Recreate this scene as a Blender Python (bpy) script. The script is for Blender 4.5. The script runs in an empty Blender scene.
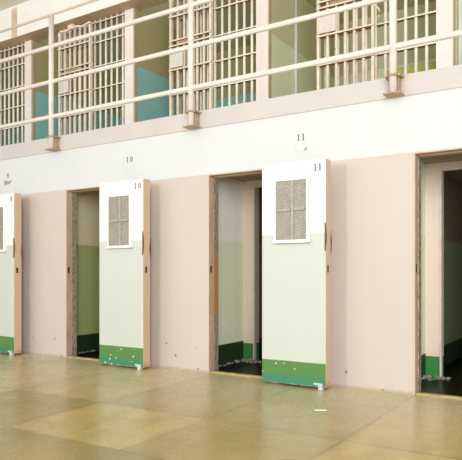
import bpy, bmesh, math, random
from mathutils import Vector, Matrix
R = random.Random(7)
scene = bpy.context.scene
COL = scene.collection

# ------------------------------------------------------------------ materials
def lin(c):
    return tuple(((v/255)/12.92 if v/255 <= .04045 else ((v/255+.055)/1.055)**2.4) for v in c) + (1,)

class NT:
    def __init__(s, name, rough=.6, spec=.3):
        s.m = bpy.data.materials.new(name); s.m.use_nodes = True
        s.t = s.m.node_tree; s.n = s.t.nodes
        s.b = s.n['Principled BSDF']
        s.b.inputs['Roughness'].default_value = rough
        s.b.inputs['Specular IOR Level'].default_value = spec
        g = s.n.new('ShaderNodeNewGeometry'); s.pos = g.outputs['Position']
        sx = s.n.new('ShaderNodeSeparateXYZ'); s.link(s.pos, sx.inputs[0])
        s.x, s.y, s.z = sx.outputs
    def link(s, a, b): s.t.links.new(a, b)
    def val(s, sock, v):
        if hasattr(v, 'links') or isinstance(v, bpy.types.NodeSocket): s.link(v, sock)
        else: sock.default_value = v
    def math(s, op, a, b=0.0, c=None, clamp=False):
        n = s.n.new('ShaderNodeMath'); n.operation = op; n.use_clamp = clamp
        s.val(n.inputs[0], a); s.val(n.inputs[1], b)
        if c is not None: s.val(n.inputs[2], c)
        return n.outputs[0]
    def noise(s, scale, detail=3, stretch=None, rough=.6, off=(0,0,0)):
        n = s.n.new('ShaderNodeTexNoise'); n.inputs['Scale'].default_value = scale
        n.inputs['Detail'].default_value = detail; n.inputs['Roughness'].default_value = rough
        mp = s.n.new('ShaderNodeMapping'); s.link(s.pos, mp.inputs[0])
        if stretch: mp.inputs['Scale'].default_value = stretch
        mp.inputs['Location'].default_value = off
        s.link(mp.outputs[0], n.inputs['Vector'])
        return n.outputs['Fac']
    def voro(s, scale, off=(0,0,0)):
        n = s.n.new('ShaderNodeTexVoronoi'); n.inputs['Scale'].default_value = scale
        mp = s.n.new('ShaderNodeMapping'); s.link(s.pos, mp.inputs[0]); mp.inputs['Location'].default_value = off
        s.link(mp.outputs[0], n.inputs['Vector'])
        return n.outputs['Distance']
    def ramp(s, f, a, b):          # smooth 0..1 between a and b
        n = s.n.new('ShaderNodeMapRange'); s.val(n.inputs['Value'], f)
        n.inputs['From Min'].default_value = a; n.inputs['From Max'].default_value = b
        n.clamp = True; return n.outputs['Result']
    def mix(s, f, a, b, mode='MIX'):
        n = s.n.new('ShaderNodeMix'); n.data_type = 'RGBA'; n.blend_type = mode
        s.val(n.inputs[0], f)
        for k, v in ((6, a), (7, b)):
            if isinstance(v, tuple): n.inputs[k].default_value = lin(v)
            else: s.link(v, n.inputs[k])
        return n.outputs[2]
    def out(s, c, bump=None, dist=.004, strength=.4):
        if isinstance(c, tuple): s.b.inputs['Base Color'].default_value = lin(c)
        else: s.link(c, s.b.inputs['Base Color'])
        if bump is not None:
            n = s.n.new('ShaderNodeBump'); n.inputs['Distance'].default_value = dist; n.inputs['Strength'].default_value = strength
            s.link(bump, n.inputs['Height']); s.link(n.outputs[0], s.b.inputs['Normal'])
        return s.m

def vary(t, c, amt=.08, scale=3.0, stretch=None):
    f = t.noise(scale, 4, stretch)
    g = t.ramp(f, .3, .7)
    dark = tuple(int(v*(1-amt)) for v in c) if isinstance(c, tuple) else None
    return t.mix(g, dark, c)

def paint(name, c, rough=.5, amt=.07, scale=4, stretch=None, spec=.3, bump=True, chips=None):
    t = NT(name, rough, spec)
    col = vary(t, c, amt, scale, stretch)
    if chips:
        f = t.ramp(t.noise(chips[1], 5), chips[2], chips[2]+.03)
        col = t.mix(f, col, chips[0])
    return t.out(col, t.noise(40, 3) if bump else None, .002, .25)

def banded(name, bands, top, rough=.5, wobble=.012, amt=.06, chips=0.0, spec=.3, extra=None):
    """paint in horizontal bands up the wall: bands = [(height, colour)...] from the floor up"""
    t = NT(name, rough, spec)
    zz = t.math('ADD', t.z, t.math('MULTIPLY', t.math('SUBTRACT', t.noise(14, 3), .5), wobble))
    col = top
    for h, c in sorted(bands, key=lambda b: -b[0]):
        f = t.ramp(zz, h-.004, h+.004)
        col = t.mix(f, c, col)
    g = t.ramp(t.noise(2.2, 5, (1, 1, .5)), .3, .75)
    col = t.mix(t.math('MULTIPLY', g, amt), col, (120, 105, 80))
    if extra: col = extra(t, col)
    return t.out(col, t.noise(30, 4), .002, .3)

PEACH = (202, 189, 179); WHITE = (211, 213, 212)
def wall_extra(t, col):
    # rust chips low on the peach panels and pale scuffs
    spots = t.math('LESS_THAN', t.voro(7.5, (.3, .2, .1)), .105)
    low = t.math('MULTIPLY', spots, t.math('LESS_THAN', t.z, .30))
    few = t.math('MULTIPLY', low, t.math('GREATER_THAN', t.noise(1.7, 2), .47))
    col = t.mix(few, col, (168, 112, 76))
    foot = t.math('SUBTRACT', 1.0, t.ramp(t.math('ADD', t.z, t.math('MULTIPLY', t.noise(25, 4), .03)), .015, .045))
    return t.mix(t.math('MULTIPLY', foot, .7), col, (168, 150, 128))
M = {}
M['wall'] = banded('peach_and_white_wall_paint', [(2.14, PEACH)], WHITE, .55, .006, .05, extra=wall_extra)
M['fascia'] = paint('fascia_cream_paint', (203, 194, 189), .5, .03, 2)
M['cream'] = paint('cream_paint', (250, 238, 230), .5, .04, 3)
M['railpaint'] = paint('rail_cream_paint', (232, 221, 211), .4, .05, 8)
M['toprail'] = paint('thin_rail_paint', (226, 205, 184), .4, .08, 8)
M['clamp'] = paint('clamp_tan_paint', (198, 166, 136), .5, .22, 30)
M['bars'] = paint('bar_cream_paint', (254, 244, 228), .45, .06, 12, chips=((190, 150, 115), 16, .74))
M['gate'] = paint('gate_cream_paint', (252, 236, 216), .45, .10, 12, chips=((180, 132, 96), 16, .70))
M['under'] = paint('rusty_shaded_underside', (172, 126, 88), .6, .2, 20)  # rust brown with the shade under the bars mixed into the colour
M['header'] = paint('header_white_paint', (251, 247, 240), .6, .03, 2)
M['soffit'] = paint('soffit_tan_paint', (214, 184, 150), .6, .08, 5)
M['patch'] = paint('tan_strip_paint', (226, 204, 178), .6, .1, 6)
M['ceiling'] = paint('ceiling_paint', (238, 234, 214), .8, .04, 1.5)
M['tan'] = paint('jamb_tan_paint', (214, 184, 160), .5, .14, 8, (1, 1, .3))
def rough_extra(t, col): return col
def rough_steel():
    t = NT('scraped_steel', .55, .4)
    f = t.ramp(t.noise(34, 6, (1, 1, .5), .7), .36, .68)
    col = t.mix(f, (112, 100, 82), (196, 186, 164))
    zmask = t.math('MULTIPLY', t.math('GREATER_THAN', t.z, .62), t.math('LESS_THAN', t.z, 1.27))
    rust = t.math('MULTIPLY', zmask, t.math('LESS_THAN', t.math('ABSOLUTE', t.math('ADD', t.x, 3.63)), .2))
    col = t.mix(t.math('MULTIPLY', rust, .85), col, (196, 134, 84))
    return t.out(col, t.noise(60, 4), .003, .5)
M['steel'] = rough_steel()

PALE = (197, 202, 190); GREEN = (85, 132, 69); TEAL = (63, 130, 103)
def door_extra(t, col):
    n = t.noise(9, 4)
    # worn teal undercoat low in the green band
    band = t.math('SUBTRACT', 1.0, t.ramp(t.math('ADD', t.z, t.math('MULTIPLY', n, .10)), .15, .18))
    col = t.mix(t.math('MULTIPLY', band, .8), col, TEAL)
    ch = t.math('MULTIPLY', t.math('LESS_THAN', t.voro(16), .16), t.math('GREATER_THAN', t.noise(2.3, 2), .5))
    ch = t.math('MULTIPLY', ch, t.math('LESS_THAN', t.z, .22))
    col = t.mix(ch, col, (222, 226, 200))
    sc = t.math('MULTIPLY', t.math('LESS_THAN', t.voro(5.5, (2, 1, 0)), .05), .6)
    col = t.mix(sc, col, (190, 180, 160))
    edge = t.math('SUBTRACT', 1.0, t.ramp(t.math('ADD', t.z, t.math('MULTIPLY', t.noise(22, 5), .06)), .045, .062))
    return t.mix(edge, col, (200, 205, 185))
M['door'] = banded('door_green_and_white_paint', [(.243, GREEN), (1.437, PALE)], (229, 229, 227), .42, .008, .03, extra=door_extra)
def edge_extra(t, col):
    low = t.math('SUBTRACT', 1.0, t.ramp(t.math('ADD', t.z, t.math('MULTIPLY', t.noise(20, 4), .12)), .10, .16))
    return t.mix(t.math('MULTIPLY', low, .6), col, (205, 130, 85))
M['dooredge'] = banded('door_edge_peach_paint', [], (209, 180, 156), .5, .01, .08, extra=edge_extra)
M['frame_white'] = paint('window_frame_paint', (246, 245, 236), .5, .06, 20)
def mesh_glass():
    t = NT('speckled_wired_glass', .45, .4)
    f = t.ramp(t.noise(105, 4, (1, 1, .6)), .32, .68)
    g = t.ramp(t.noise(14, 3, (1, 1, .5)), .35, .7)
    col = t.mix(f, (112, 102, 90), (184, 176, 162))
    col = t.mix(t.math('MULTIPLY', g, .35), col, (110, 100, 88))
    return t.out(col, t.noise(70, 2), .002, .3)
M['wireglass'] = mesh_glass()
M['divider'] = paint('window_divider', (176, 170, 154), .5, .15, 30)
M['dark'] = paint('dark_iron', (58, 46, 36), .5, .3, 20)
M['handle'] = paint('worn_handle_brown', (122, 92, 66), .5, .35, 30)
M['foot'] = paint('galvanised_foot', (214, 214, 208), .5, .12, 20)
M['ink'] = paint('stencil_grey', (128, 126, 122), .8, .3, 60, bump=False)
M['faint'] = paint('stencil_faint', (222, 217, 208), .8, .1, 60, bump=False)
M['smudge'] = paint('brown_smudge', (178, 168, 150), .8, .2, 45, bump=False)
M['paper'] = paint('white_paper', (250, 250, 248), .7, .02)
M['rubble'] = paint('plaster_rubble', (188, 178, 158), .9, .35, 30)
M['threshold'] = paint('ochre_threshold', (206, 178, 112), .6, .25, 12, chips=((120, 95, 60), 18, .6))
M['innerframe'] = paint('inner_frame_paint', (246, 230, 216), .5, .1, 10)
M['pipe'] = paint('white_pipe', (236, 240, 232), .4, .04)
M['bunk'] = paint('yellow_green_cover', (216, 216, 120), .7, .12, 10)
M['bunkframe'] = paint('bunk_frame', (190, 190, 170), .6, .1)
M['cable'] = paint('cable_cream', (238, 228, 206), .5, .05)
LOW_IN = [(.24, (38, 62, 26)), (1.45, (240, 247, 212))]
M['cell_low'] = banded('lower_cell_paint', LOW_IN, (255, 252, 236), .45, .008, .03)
M['cell_low_dim'] = banded('lower_cell_dim_paint', [(.24, (36, 56, 26)), (1.45, (172, 182, 118))], (230, 218, 180), .45, .008, .08)  # darkened cell paint: weaker light in the left cells put into the colour
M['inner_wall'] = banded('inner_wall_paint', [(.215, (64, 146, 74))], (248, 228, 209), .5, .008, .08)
M['cell_shaded'] = banded('deep_cell_shaded_paint', [(.24, (34, 60, 34)), (1.45, (142, 158, 112))], (140, 126, 96), .5, .008, .15)  # shade of the cell interior painted in as a darker tone
UPW = (226, 220, 182)
def upper(name, c, top): return banded(name, [(4.085, c)], top, .5, .006, .08)
M['up_teal'] = upper('upper_cell_teal', (160, 218, 212), (196, 184, 134))
M['up_green'] = upper('upper_cell_green', (244, 250, 214), UPW)
M['upfloor'] = paint('walkway_concrete', (176, 166, 146), .7, .15)
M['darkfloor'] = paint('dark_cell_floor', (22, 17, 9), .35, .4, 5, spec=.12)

def floor_material():
    t = NT('worn_waxed_concrete', .2, .6)
    # slab joints: a grid of about one metre, with a deeper first row along the wall
    def grid(c, o, p):
        u = t.math('DIVIDE', t.math('SUBTRACT', c, o), p)
        fr = t.math('FRACT', u); return t.math('MULTIPLY', t.math('MINIMUM', fr, t.math('SUBTRACT', 1.0, fr)), p), t.math('FLOOR', u)
    wob = t.math('MULTIPLY', t.math('SUBTRACT', t.noise(3, 4), .5), .05)
    xx = t.math('ADD', t.x, wob); yy = t.math('ADD', t.y, wob)
    dx, ix = grid(xx, -1.44, 1.055); dy, iy = grid(yy, -1.73, .92)
    first = t.math('GREATER_THAN', yy, -1.6)
    dy = t.math('ADD', dy, first); iy = t.math('MULTIPLY', iy, t.math('SUBTRACT', 1.0, first))
    jn = t.math('MINIMUM', dx, dy)
    wn = t.n.new('ShaderNodeTexWhiteNoise'); wn.noise_dimensions = '2D'
    cv = t.n.new('ShaderNodeCombineXYZ'); t.link(ix, cv.inputs[0]); t.link(iy, cv.inputs[1]); t.link(cv.outputs[0], wn.inputs['Vector'])
    big = t.ramp(t.noise(.9, 5, None, .55, (3, 1, 0)), .33, .68)
    fine = t.ramp(t.noise(4, 3, None, .5), .35, .7)
    streak = t.ramp(t.noise(1.6, 4, (2.5, .6, 1), .6, (5, 2, 0)), .35, .7)
    col = t.mix(big, (136, 122, 68), (168, 144, 84))
    col = t.mix(t.ramp(wn.outputs['Value'], .45, .55), col, t.mix(.55, col, (204, 178, 114)))
    col = t.mix(t.math('MULTIPLY', streak, .45), col, (126, 118, 76))
    col = t.mix(t.math('MULTIPLY', fine, .10), col, (128, 106, 64))
    near = t.ramp(t.y, -2.0, -.4)                       # paler tint towards the wall
    col = t.mix(t.math('MULTIPLY', near, .7), col, (206, 192, 154))
    sp = t.math('LESS_THAN', t.voro(2.1, (.4, .7, 0)), .018); col = t.mix(sp, col, (80, 64, 40))
    line = t.math('SUBTRACT', 1.0, t.ramp(jn, .004, .016))
    brk = t.ramp(t.noise(2.5, 3, None, .5, (9, 3, 0)), .30, .6)
    col = t.mix(t.math('MULTIPLY', line, t.math('MULTIPLY', brk, .6)), col, (112, 96, 62))
    # hairline cracks
    cr = t.n.new('ShaderNodeTexVoronoi'); cr.feature = 'DISTANCE_TO_EDGE'; cr.inputs['Scale'].default_value = .9
    mp = t.n.new('ShaderNodeMapping'); t.link(t.pos, mp.inputs[0]); mp.inputs['Location'].default_value = (.35, .15, 0)
    ad = t.n.new('ShaderNodeVectorMath'); ad.operation = 'ADD'
    nz = t.n.new('ShaderNodeTexNoise'); nz.inputs['Scale'].default_value = 2.5; t.link(t.pos, nz.inputs['Vector'])
    sc = t.n.new('ShaderNodeVectorMath'); sc.operation = 'SCALE'; sc.inputs['Scale'].default_value = .35; t.link(nz.outputs['Color'], sc.inputs[0])
    t.link(mp.outputs[0], ad.inputs[0]); t.link(sc.outputs[0], ad.inputs[1]); t.link(ad.outputs[0], cr.inputs['Vector'])
    ck = t.math('SUBTRACT', 1.0, t.ramp(cr.outputs['Distance'], .002, .008))
    col = t.mix(t.math('MULTIPLY', ck, t.math('MULTIPLY', t.math('LESS_THAN', t.y, -1.75), .22)), col, (116, 98, 62))
    # pale dusty strip where the floor meets the wall
    dust = t.ramp(t.math('ADD', t.y, t.math('MULTIPLY', t.noise(9, 4), .05)), -.035, .012)
    col = t.mix(t.math('MULTIPLY', dust, .8), col, (214, 206, 186))
    r = t.math('ADD', .24, t.math('MULTIPLY', fine, .08)); t.link(r, t.b.inputs['Roughness'])
    return t.out(col, None)
M['floor'] = floor_material()

# ------------------------------------------------------------------ mesh helpers
def bm_new(): return bmesh.new()
def box(bm, x0, x1, y0, y1, z0, z1, bev=0.0, mi=0):
    r = bmesh.ops.create_cube(bm, size=1.0)
    vs = r['verts']
    bmesh.ops.transform(bm, matrix=Matrix.Translation(((x0+x1)/2, (y0+y1)/2, (z0+z1)/2)) @ Matrix.Diagonal((abs(x1-x0), abs(y1-y0), abs(z1-z0), 1)), verts=vs)
    es = set(e for v in vs for e in v.link_edges)
    for f in set(f for v in vs for f in v.link_faces): f.material_index = mi
    if bev > 0: bmesh.ops.bevel(bm, geom=list(es), offset=bev, segments=2, affect='EDGES', profile=.5)
    return bm
def tube(bm, pts, r, seg=10, cap=True):
    pts = [Vector(p) for p in pts]; rings = []
    for i, p in enumerate(pts):
        d = (pts[min(i+1, len(pts)-1)] - pts[max(i-1, 0)]).normalized()
        a = Vector((0, 0, 1)) if abs(d.z) < .9 else Vector((1, 0, 0))
        u = d.cross(a).normalized(); v = d.cross(u)
        rr = r[i] if isinstance(r, (list, tuple)) else r
        rings.append([bm.verts.new(p + u*math.cos(2*math.pi*k/seg)*rr + v*math.sin(2*math.pi*k/seg)*rr) for k in range(seg)])
    for a, b in zip(rings, rings[1:]):
        for k in range(seg): f = bm.faces.new((a[k], a[(k+1) % seg], b[(k+1) % seg], b[k])); f.smooth = True
    if cap: bm.faces.new(list(reversed(rings[0]))); bm.faces.new(rings[-1])
    return bm
def prism_xz(bm, poly, y0, y1):     # a polygon in x,z pushed along y
    a = [bm.verts.new((x, y0, z)) for x, z in poly]; b = [bm.verts.new((x, y1, z)) for x, z in poly]
    bm.faces.new(a); bm.faces.new(list(reversed(b)))
    for i in range(len(poly)): j = (i+1) % len(poly); bm.faces.new((a[j], a[i], b[i], b[j]))
    return bm
def mesh(name, bm, mats, parent=None, label=None):
    bmesh.ops.recalc_face_normals(bm, faces=bm.faces[:])
    me = bpy.data.meshes.new(name); bm.to_mesh(me); bm.free()
    for m in (mats if isinstance(mats, (list, tuple)) else [mats]): me.materials.append(m)
    o = bpy.data.objects.new(name, me); COL.objects.link(o)
    if parent:
        o.parent = parent
        w = parent.location.copy(); q = parent.parent
        while q: w += q.location; q = q.parent
        o.location = -w                   # geometry is written in world metres
    if label: o['label'] = label
    return o
def structure(name, bm, mats, parent=None):
    o = mesh(name, bm, mats, parent)
    if not parent: o['kind'] = 'structure'
    return o
def thing(name, label, cat, loc, group=None):
    o = bpy.data.objects.new(name, None); o.empty_display_size = .1; COL.objects.link(o); o.location = loc
    o['label'] = label; o['category'] = cat
    if group: o['group'] = group
    return o
def tag(o, label, cat, group=None, kind=None):
    o['label'] = label; o['category'] = cat
    if group: o['group'] = group
    if kind: o['kind'] = kind
    return o

# ------------------------------------------------------------------ dimensions (metres)
P = 2.203                      # cell spacing
OL = [-1.465 - P*k for k in range(4)]      # left edges of the lower openings
OW = .74                       # opening width
OH = 2.135
X0, X1 = -13.5, 3.0
T = .16                        # front wall thickness
ZF0, ZF1 = 2.645, 2.84         # fascia
B = 1.22                       # set-back of the upper cell fronts
UC = 4.89                      # underside of the upper header
BACK = 3.3

# ------------------------------------------------------------------ setting
b = bm_new(); box(b, X0, X1+1, -9.5, 0.0, -.2, 0); structure('floor', b, M['floor'])
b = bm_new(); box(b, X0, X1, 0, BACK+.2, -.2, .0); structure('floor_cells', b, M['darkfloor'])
b = bm_new()
edges = sorted([(o, o+OW) for o in OL])
x = X0
for a, c in edges:
    box(b, x, a, 0, T, 0, OH); x = c
box(b, x, X1, 0, T, 0, OH)
box(b, X0, X1, 0, T, OH, ZF0)
wall_front = structure('wall_front', b, M['wall'])
b = bm_new(); box(b, X0, X1, -.012, T, ZF0, ZF1, .006); structure('trim_1', b, M['fascia'])
b = bm_new(); box(b, X0, X1, T, BACK+.2, 2.2, ZF1-.004); structure('floor_upper', b, M['upfloor'])
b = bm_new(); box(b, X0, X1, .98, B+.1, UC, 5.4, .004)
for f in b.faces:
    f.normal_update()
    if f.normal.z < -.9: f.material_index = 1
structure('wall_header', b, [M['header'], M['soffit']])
b = bm_new(); box(b, X0, X1+1, -9.5, .975, 5.4, 5.6); structure('ceiling', b, M['ceiling'])
b = bm_new(); box(b, X0, X1, B+.1, BACK+.2, UC, 5.1); structure('ceiling_cells', b, M['up_green'])
b = bm_new(); box(b, -8.20, -8.075, .966, .98, UC+.01, 5.36, .003); structure('trim_2', b, M['patch'])

# lower cells: partition, vestibule, inner front, back
for k, o in enumerate(OL):
    b = bm_new(); box(b, o-.15-.28, o-.15, T, 1.04, 0, 2.2)
    structure('wall_partition_lower_%d' % (k+1), b, M['cell_low'] if k < 2 else M['cell_low_dim'])
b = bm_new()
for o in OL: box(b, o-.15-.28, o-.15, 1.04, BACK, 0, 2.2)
structure('wall_partition_deep', b, M['cell_shaded'])
b = bm_new(); box(b, X0, X1, BACK, BACK+.2, 0, 2.2); structure('wall_back_lower', b, M['cell_shaded'])
b = bm_new()
for o in OL:
    l, r = o-.15, o-.15-.28+P
    io = o+.005
    box(b, l, io, .98, 1.1, 0, 2.2); box(b, io, io+.66, .98, 1.1, 2.13, 2.2); box(b, io+.66, r, .98, 1.1, 0, 2.2)
structure('wall_inner', b, M['inner_wall'])
for k, o in enumerate(OL):
    io = o+.005
    b = bm_new(); box(b, io-.012, io+.008, .968, 1.02, 0, 2.14, .003); box(b, io+.008, io+.652, .968, 1.02, 2.115, 2.14, .003); box(b, io+.652, io+.672, .968, 1.02, 0, 2.14, .003)
    structure('trim_%d' % (3+k), b, M['innerframe'])
    # outer frame: tan jambs and head, scraped steel stops, ochre threshold
    b = bm_new()
    box(b, o, o+.012, -.004, .085, 0, OH, .002); box(b, o+OW-.012, o+OW, -.004, .085, 0, OH, .002); box(b, o+.012, o+OW-.012, -.004, .085, OH-.012, OH, .002)
    fr = structure('trim_%d' % (7+k), b, M['tan'])
    b = bm_new(); box(b, o, o+.02, .085, T+.004, 0, OH-.02); box(b, o+OW-.02, o+OW, .085, T+.004, 0, OH-.02); mesh('door_stop', b, M['steel'], fr)
    b = bm_new(); box(b, o, o+OW, .085, T+.004, OH-.02, OH); mesh('head_stop', b, M['soffit'], fr)
    b = bm_new(); box(b, o+.02, o+OW-.02, 0, .06, -.005, .012, .003); mesh('threshold', b, M['threshold'], fr)
    b = bm_new(); box(b, o+.010, o+.014, .02, .048, 1.075, 1.15, .001); mesh('strike_hole', b, M['dark'], fr)

# upper cells
PR = [-1.393 - 2.2035*k for k in range(5)]     # right faces of the partitions
PR.append(-1.393 + 2.2035)
PT = .168
for k, r in enumerate(PR):
    b = bm_new(); box(b, r-PT, r, B-.02, BACK, ZF1, UC)
    for f in b.faces:
        f.normal_update()
        if f.normal.y < -.9: f.material_index = 1
    structure('wall_partition_upper_%d' % (k+1), b, [M['up_green'] if r > -4 else M['up_teal'], M['cream']])
    b = bm_new(); box(b, r, r+.014, B-.01, B+.05, ZF1, UC, .003); structure('trim_%d' % (11+k), b, M['tan'])
    b = bm_new(); box(b, r, r+2.2035-PT, BACK, BACK+.2, ZF1, UC); structure('wall_back_upper_%d' % (k+1), b, M['up_green'] if r > -4 else M['up_teal'])
b = bm_new(); box(b, X0, PR[4]-PT, BACK, BACK+.2, ZF1, UC); structure('wall_back_upper_7', b, M['up_teal'])

# ------------------------------------------------------------------ stencilled marks
def digit_one(bm, x, z, h, y, w=.012):
    prism_xz(bm, [(x-w/2, z), (x+w/2, z), (x+w/2, z+h), (x-w/2, z+h)], y, y+.0015)
    prism_xz(bm, [(x-w/2-.007, z+h*.80), (x-w/2, z+h*.84), (x-w/2, z+h), (x-w/2-.002, z+h*.95)], y, y+.0015)
    prism_xz(bm, [(x-w/2-.006, z), (x+w/2+.006, z), (x+w/2+.006, z+.006), (x-w/2-.006, z+.006)], y-.0004, y+.0015)
def ring(bm, x, z, rx, rz, th, y, a0=0, a1=360, n=18):
    p = []
    for i in range(n+1):
        a = math.radians(a0+(a1-a0)*i/n); p.append((x+rx*math.cos(a), z+rz*math.sin(a), x+(rx-th)*math.cos(a), z+(rz-th)*math.sin(a)))
    for a, c in zip(p, p[1:]): prism_xz(bm, [(a[0], a[1]), (c[0], c[1]), (c[2], c[3]), (a[2], a[3])], y, y+.0015)
def digit_zero(bm, x, z, h, y):
    ring(bm, x, z+h/2, .019, h/2, .0105, y, 100, 260); ring(bm, x, z+h/2, .019, h/2, .0105, y, -80, 80)
def digit_nine(bm, x, z, h, y):
    ring(bm, x, z+h*.68, .017, h*.32, .009, y)
    prism_xz(bm, [(x+.008, z+h*.2), (x+.017, z+h*.2), (x+.017, z+h*.7), (x+.008, z+h*.7)], y-.0004, y+.0015)
    ring(bm, x, z+h*.25, .017, h*.25, .009, y-.0008, 215, 360)
def digits(s, xs, z, h, y):
    b = bm_new()
    for c, x in zip(s, xs): {'1': digit_one, '0': digit_zero, '9': digit_nine}[c](b, x, z, h, y)
    return b
mesh('stencilled_number', digits('11', (-2.592, -2.540), 2.372, .066, -.002), M['ink'], wall_front, 'grey stencilled 11 on the white wall')
mesh('stencilled_number', digits('10', (-4.830, -4.766), 2.382, .066, -.002), M['ink'], wall_front, 'grey stencilled 10 on the white wall')
mesh('stencilled_number', digits('9', (-7.020,), 2.385, .066, -.002), M['ink'], wall_front, 'grey stencilled 9 on the white wall')
def faint_box(x0, x1, z0, z1):
    b = bm_new(); t = .006; y = -.0015
    for q in ((x0, x1, z0, z0+t), (x0, x1, z1-t, z1), (x0, x0+t, z0, z1), (x1-t, x1, z0, z1)): box(b, q[0], q[1], y, y+.001, q[2], q[3])
    return b
mesh('faded_label_box', faint_box(-2.630, -2.498, 2.265, 2.345), M['faint'], wall_front)
b = bm_new(); prism_xz(b, [(-2.535, 2.272), (-2.504, 2.272), (-2.504, 2.31), (-2.515, 2.305)], -.0018, -.0006); mesh('faded_label_mark', b, M['smudge'], wall_front)
mesh('faded_label_box', faint_box(-4.855, -4.715, 2.26, 2.335), M['faint'], wall_front)
b = bm_new(); prism_xz(b, [(-7.10, 2.345), (-7.06, 2.362), (-7.02, 2.335), (-6.97, 2.345), (-6.945, 2.365), (-6.945, 2.325), (-6.99, 2.295), (-7.03, 2.305), (-7.075, 2.285), (-7.10, 2.31)], -.0018, -.0006); mesh('wall_smudge', b, M['smudge'], wall_front)

# ------------------------------------------------------------------ solid cell doors, swung open flat against the wall
YD = -.28; DT = .12
def make_door(x0, x1, num, xs, label, z0=.024, z1=2.115):
    t = thing('cell_door', label, 'door', (x0, YD+DT/2, 0), 'solid cell doors swung open')
    b = bm_new(); box(b, x0, x1, YD, YD+DT, z0, z1, .006)
    for f in b.faces:
        f.normal_update()
        f.material_index = 0 if f.normal.y < -.75 else 1
    mesh('door_leaf', b, [M['door'], M['dooredge']], t)
    # observation window: frame standing proud, wired glass, cross divider
    wx0, wx1, wz0, wz1 = x1-.525, x1-.150, 1.352, 1.955
    b = bm_new(); y0, y1 = YD-.028, YD+.002
    box(b, wx0, wx0+.016, y0+.012, y1, wz0, wz1, .003); box(b, wx1-.036, wx1, y0, y1, wz0, wz1, .004)
    box(b, wx0+.016, wx1-.036, y0+.012, y1, wz1-.014, wz1, .003); box(b, wx0-.004, wx1+.004, y0-.012, y1, wz0, wz0+.03, .004)
    fr = mesh('window_frame', b, M['frame_white'], t)
    b = bm_new(); box(b, wx0+.012, wx1-.03, YD-.006, YD+.001, wz0+.02, wz1-.010); mesh('wired_glass', b, M['wireglass'], fr)
    cx = (wx0+wx1)/2+.005; cz = (wz0+wz1)/2+.01
    b = bm_new(); box(b, cx-.013, cx+.013, YD-.014, YD-.005, wz0+.03, wz1-.014, .002)
    box(b, wx0+.03, cx-.018, YD-.022, YD-.005, cz-.012, cz+.012, .003); box(b, cx+.018, wx1-.055, YD-.022, YD-.005, cz-.008, cz+.016, .003)
    mesh('window_divider', b, M['divider'], fr)
    # worn pull handles on both faces at the free edge
    for yy, za, zc in ((YD-.004, 1.27, 1.53), (YD+DT+.004, 1.24, 1.47)):
        b = bm_new(); n = 10
        pts = []
        for i in range(n+1):
            s = i/n; bulge = math.sin(math.pi*s)
            pts.append((x1-.006+.005*bulge, yy+(.006 if yy < YD+.01 else -.006)*bulge, za+(zc-za)*s))
        tube(b, pts, [.005+.006*math.sin(math.pi*i/n) for i in range(n+1)], 8)
        mesh('pull_handle', b, M['handle'], t, 'dark worn pull handle')
    b = bm_new(); box(b, x1-.004, x1+.002, YD+.035, YD+.065, 1.075, 1.145, .0015); mesh('keyhole', b, M['dark'], t)
    b = bm_new(); box(b, x1-.068, x1-.026, YD-.022, YD+.03, .001, .062, .005); box(b, x1-.12, x1-.06, YD-.004, YD+.002, .045, .062, .001)
    mesh('foot', b, M['foot'], t, 'pale metal foot')
    for hz in (.35, 1.75):
        b = bm_new(); tube(b, [(x0-.012, YD+DT-.01, hz-.08), (x0-.012, YD+DT-.01, hz+.08)], .016, 10)
        box(b, x0-.03, x0-.004, YD+DT-.01, .002, hz-.06, hz+.06, .003); mesh('hinge', b, M['tan'], t)
    mesh('stencilled_number', digits(num, xs, z1-.107, .066, YD-.002), M['ink'], t)
make_door(-2.848, -2.183, '11', (-2.287, -2.240), 'solid steel cell door stencilled 11, white over pale green, nearest of three')
make_door(-5.012, -4.347, '10', (-4.457, -4.398), 'solid steel cell door stencilled 10, white over pale green, chipped green base band')
make_door(-7.195, -6.530, '9', (-6.585,), 'solid steel cell door cut by left edge of photo, free edge and part of window showing')

# ------------------------------------------------------------------ tier railing bolted to the fascia
YR = -.105
rail = thing('railing', 'cream pipe railing with four rails and bolted posts along the upper tier', 'railing', (-4, YR, ZF1))
for xp in (-8.23, -6.025, -3.823, -1.620, .583):
    b = bm_new(); tube(b, [(xp, YR, 2.658), (xp, YR, 4.37)], .034, 14)
    p = mesh('post', b, M['railpaint'], rail)
    b = bm_new(); tube(b, [(xp, YR, 2.802), (xp, YR, 2.820)], .046, 14); box(b, xp-.075, xp+.075, YR-.012, -.008, 2.804, 2.818, .003)
    for s in (-1, 1): tube(b, [(xp+s*.062, YR-.03, 2.811), (xp+s*.062, YR-.01, 2.811)], .012, 8)
    mesh('clamp', b, M['clamp'], p)
    b = bm_new(); box(b, xp-.078, xp+.078, YR-.05, -.008, 2.646, 2.659, .004); box(b, xp+.034, xp+.046, YR+.02, -.008, 2.66, 2.80, .002); mesh('flange', b, M['clamp'], p)  # flange, plus a tan upright standing in for shade beside the post
for z, r, m in ((4.370, .015, 'toprail'), (3.964, .027, 'railpaint'), (3.515, .027, 'railpaint'), (3.068, .027, 'railpaint')):
    b = bm_new(); tube(b, [(X0, YR, z), (X1, YR, z)], r, 14); mesh('rail', b, M[m], rail)

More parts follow.
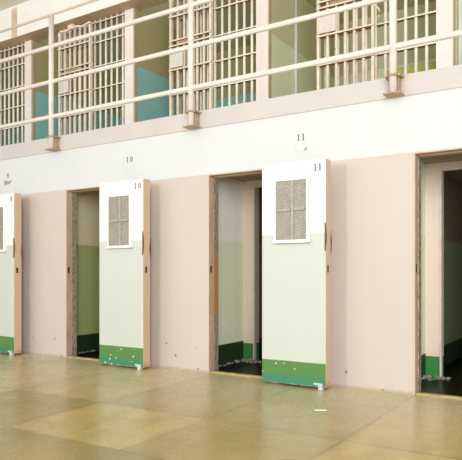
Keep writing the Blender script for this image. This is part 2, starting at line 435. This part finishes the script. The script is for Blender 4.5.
# ------------------------------------------------------------------ fixed bar fronts and sliding barred gates of the upper cells
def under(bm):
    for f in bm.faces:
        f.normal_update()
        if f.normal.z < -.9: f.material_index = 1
def bar_front(x0, x1, first, n, label):
    t = thing('bar_front', label, 'cell bars', ((x0+x1)/2, B, ZF1), 'fixed bar fronts of the upper cells')
    for i in range(n):
        x = first + .1125*i
        if x > x1-.03: break
        b = bm_new(); tube(b, [(x, B, ZF1), (x, B, UC)], .0175, 10); mesh('bar', b, M['bars'], t)
    for z in (2.90, 3.19, 3.52, 3.85, 4.18, 4.543, 4.845):
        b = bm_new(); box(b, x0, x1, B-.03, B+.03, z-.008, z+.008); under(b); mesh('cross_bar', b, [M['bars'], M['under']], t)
    b = bm_new(); box(b, x0-.02, x0+.022, B-.03, B+.04, ZF1, UC, .003); mesh('post', b, M['gate'], t)
YG = 1.105
def gate(x0, label, w=.685):
    t = thing('barred_gate', label, 'gate', (x0+w/2, YG, ZF1), 'sliding barred gates of the upper cells')
    x1 = x0+w; zt = 4.79
    for x in (x0+.016, x1-.016):
        b = bm_new(); box(b, x-.016, x+.016, YG-.026, YG+.026, ZF1+.02, zt, .004); mesh('stile', b, M['gate'], t)
    for i in range(1, 6):
        x = x0+.02+(w-.04)*i/6
        b = bm_new(); tube(b, [(x, YG, ZF1+.03), (x, YG, zt)], .0185, 10); mesh('bar', b, M['gate'], t)
    for z in (2.90, 3.17, 3.48, 3.812, 4.135, 4.205, 4.53):
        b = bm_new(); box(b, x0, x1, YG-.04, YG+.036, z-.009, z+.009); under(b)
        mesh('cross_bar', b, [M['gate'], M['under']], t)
    # wavy head strap with a hanger knob
    b = bm_new(); n = 24
    for i in range(n):
        def zz(s):
            return zt + .028*math.sin(s*math.pi) + .022*math.cos(s*math.pi*4) - (.05*(1-min(1, s/.08))) - .03*math.exp(-((s-.5)/.09)**2)
        s0, s1 = i/n, (i+1)/n
        xa, xb = x0+w*s0, x0+w*s1
        prism_xz(b, [(xa, zz(s0)-.012), (xb, zz(s1)-.012), (xb, zz(s1)+.012), (xa, zz(s0)+.012)], YG-.036, YG+.034)
    hs = mesh('head_strap', b, M['gate'], t)
    b = bm_new(); box(b, x0+w*.28, x0+w*.46, YG-.02, YG+.03, zt+.02, UC-.006, .008); mesh('hanger', b, M['gate'], hs)
    b = bm_new(); box(b, x0+.028, x0+.245, YG-.052, YG-.036, 3.836, 4.028, .004)
    lp = mesh('lock_plate', b, M['railpaint'], t)
    b = bm_new(); box(b, x0+.16, x0+.46, YG-.02, YG+.02, 4.146, 4.196, .003); mesh('slot_plate', b, M['clamp'], t)
    b = bm_new(); tube(b, [(x0-.03, YG-.05, ZF1+.005), (x0-.03, YG-.05, ZF1+.12)], .028, 10); mesh('floor_roller', b, M['railpaint'], t)
bar_front(-2.815, PR[0]-PT, -2.6765, 12, 'fixed bars right of the upper gate that stands over door 11 and the peach panel')
bar_front(-4.995, PR[1]-PT, -4.8475, 12, 'fixed bars between the middle upper gate and the pillar above door 11')
bar_front(-7.220, PR[2]-PT, -7.0305, 12, 'fixed bars between the left upper gate and the pillar above door 10')
bar_front(-9.430, PR[3]-PT, -9.2625, 12, 'fixed bars at the far left edge of the upper tier')
gate(-2.884, 'barred sliding gate with square lock plate, rightmost on the upper tier')
gate(-5.052, 'barred sliding gate with square lock plate, middle of the upper tier behind a railing post')
gate(-7.228, 'barred sliding gate with wavy head strap and lock plate, left part of upper tier')
gate(-9.42, 'barred gate at the far left edge of the upper tier, only its edge showing')

# fixtures inside the upper cells
b = bm_new(); tube(b, [(PR[1]+.03, 1.93, ZF1), (PR[1]+.03, 1.93, UC)], .022, 12)
tag(mesh('wall_pipe', b, M['pipe']), 'thin white vertical pipe on green wall inside the upper cell above door 11', 'pipe')
b = bm_new(); tube(b, [(PR[0]+.03, 1.43, ZF1), (PR[0]+.03, 1.43, UC)], .022, 12)
tag(mesh('wall_pipe', b, M['pipe']), 'thin white vertical pipe in the upper cell at right edge of photo', 'pipe')
t = thing('bunk', 'yellow-green covered bunk low behind the rightmost fixed bars', 'bunk', (-1.98, 2.3, ZF1))
b = bm_new(); box(b, -2.36, -1.59, 2.0, 2.75, 3.44, 3.605, .02); mesh('mattress', b, M['bunk'], t)
b = bm_new(); box(b, -2.38, -1.57, 1.99, 2.77, 3.39, 3.44, .004); mesh('frame', b, M['bunkframe'], t)
for x in (-2.35, -1.60):
    for y in (2.02, 2.74):
        b = bm_new(); box(b, x-.02, x+.02, y-.02, y+.02, ZF1, 3.39); mesh('leg', b, M['bunkframe'], t)
b = bm_new(); pts = [(-2.190+.03*math.sin(i*.9)+.012*i/3, 1.10-.05*math.sin(i*.26), 4.20-.03*i) for i in range(12)]
tube(b, pts, .009, 8); tag(mesh('cable', b, M['cable']), 'short pale looped cable hanging on the bars at the rightmost upper gate', 'cable')

# ------------------------------------------------------------------ debris and paper
def rubble(o, label):
    b = bm_new()
    for i in range(62):
        x = R.uniform(o-.12, o+.11); y = .96-abs(R.gauss(0, .07)); s = R.uniform(.006, .024)*(1.2 if y > .9 else .7)
        if i > 34: x = R.uniform(o+.02, o+.45); y = R.uniform(.84, .95)
        if i > 45: x = o-.15+abs(R.gauss(0, .03)); y = R.uniform(.3, .95)
        r = bmesh.ops.create_icosphere(b, subdivisions=1, radius=s)
        for v in r['verts']: v.co = Vector((v.co.x*R.uniform(.8, 1.5), v.co.y*R.uniform(.8, 1.4), max(v.co.z*R.uniform(.5, .9), -s*.35))) + Vector((x, y, s*.35))
    tag(mesh('plaster_rubble', b, M['rubble']), label, 'rubble', None, 'stuff')
rubble(OL[0], 'grey crumbled plaster on the dark floor inside the rightmost doorway')
rubble(OL[1], 'grey crumbled plaster on the dark floor inside the doorway left of door 11')
rubble(OL[2], 'grey crumbled plaster on the dark floor inside the doorway left of door 10')
b = bm_new()
n = 8; vs = []
for j in range(2):
    vs.append([b.verts.new((-1.955+.082*i/n + .020*j, -1.085+.030*i/n+.055*j, .0015+.005*math.sin(i*1.1+j)**2)) for i in range(n+1)])
for i in range(n): b.faces.new((vs[0][i], vs[0][i+1], vs[1][i+1], vs[1][i]))
tag(mesh('paper_scrap', b, M['paper']), 'small white scrap of paper lying on the floor in front of door 11', 'paper')

# ------------------------------------------------------------------ light
def area(name, loc, target, sx, sy, power, col):
    l = bpy.data.lights.new(name, 'AREA'); l.shape = 'RECTANGLE'; l.size = sx; l.size_y = sy; l.energy = power; l.color = col
    o = bpy.data.objects.new(name, l); COL.objects.link(o); o.location = loc
    o.rotation_euler = (Vector(target)-Vector(loc)).to_track_quat('-Z', 'Y').to_euler(); return o
area('hall_window_light', (-4.6, -7.6, 2.7), (-4.0, 0, 1.6), 0.6, 1.4, 145, (.95, .99, 1.04))
area('left_fill_light', (-9.0, -7.0, 3.0), (-8.0, 0, 1.8), 7, 3.2, 190, (.95, .99, 1.04))  # unseen fill lamp added to brighten the left end of the wall
area('right_fill_light', (2.6, -8.4, 3.0), (-3.6, 0.6, 2.2), 3.4, 4.0, 690, (.95, .99, 1.04))  # unseen fill lamp added to brighten the vestibule and upper side walls
w = bpy.data.worlds.new('hall_ambient'); scene.world = w; w.use_nodes = True
bg = w.node_tree.nodes['Background']; bg.inputs[0].default_value = (1.02, .98, .95, 1); bg.inputs[1].default_value = .52

# ------------------------------------------------------------------ camera
cam = bpy.data.cameras.new('camera'); co = bpy.data.objects.new('camera', cam); COL.objects.link(co)
co.location = (0, -5.344, 1.062); co.rotation_euler = (math.pi/2, 0, math.radians(32.305))
cam.sensor_fit = 'HORIZONTAL'; cam.sensor_width = 36; cam.lens = 36*599.41/462; cam.shift_y = 44/462
scene.camera = co
scene.view_settings.view_transform = 'Standard'
scene.view_settings.look = 'None'
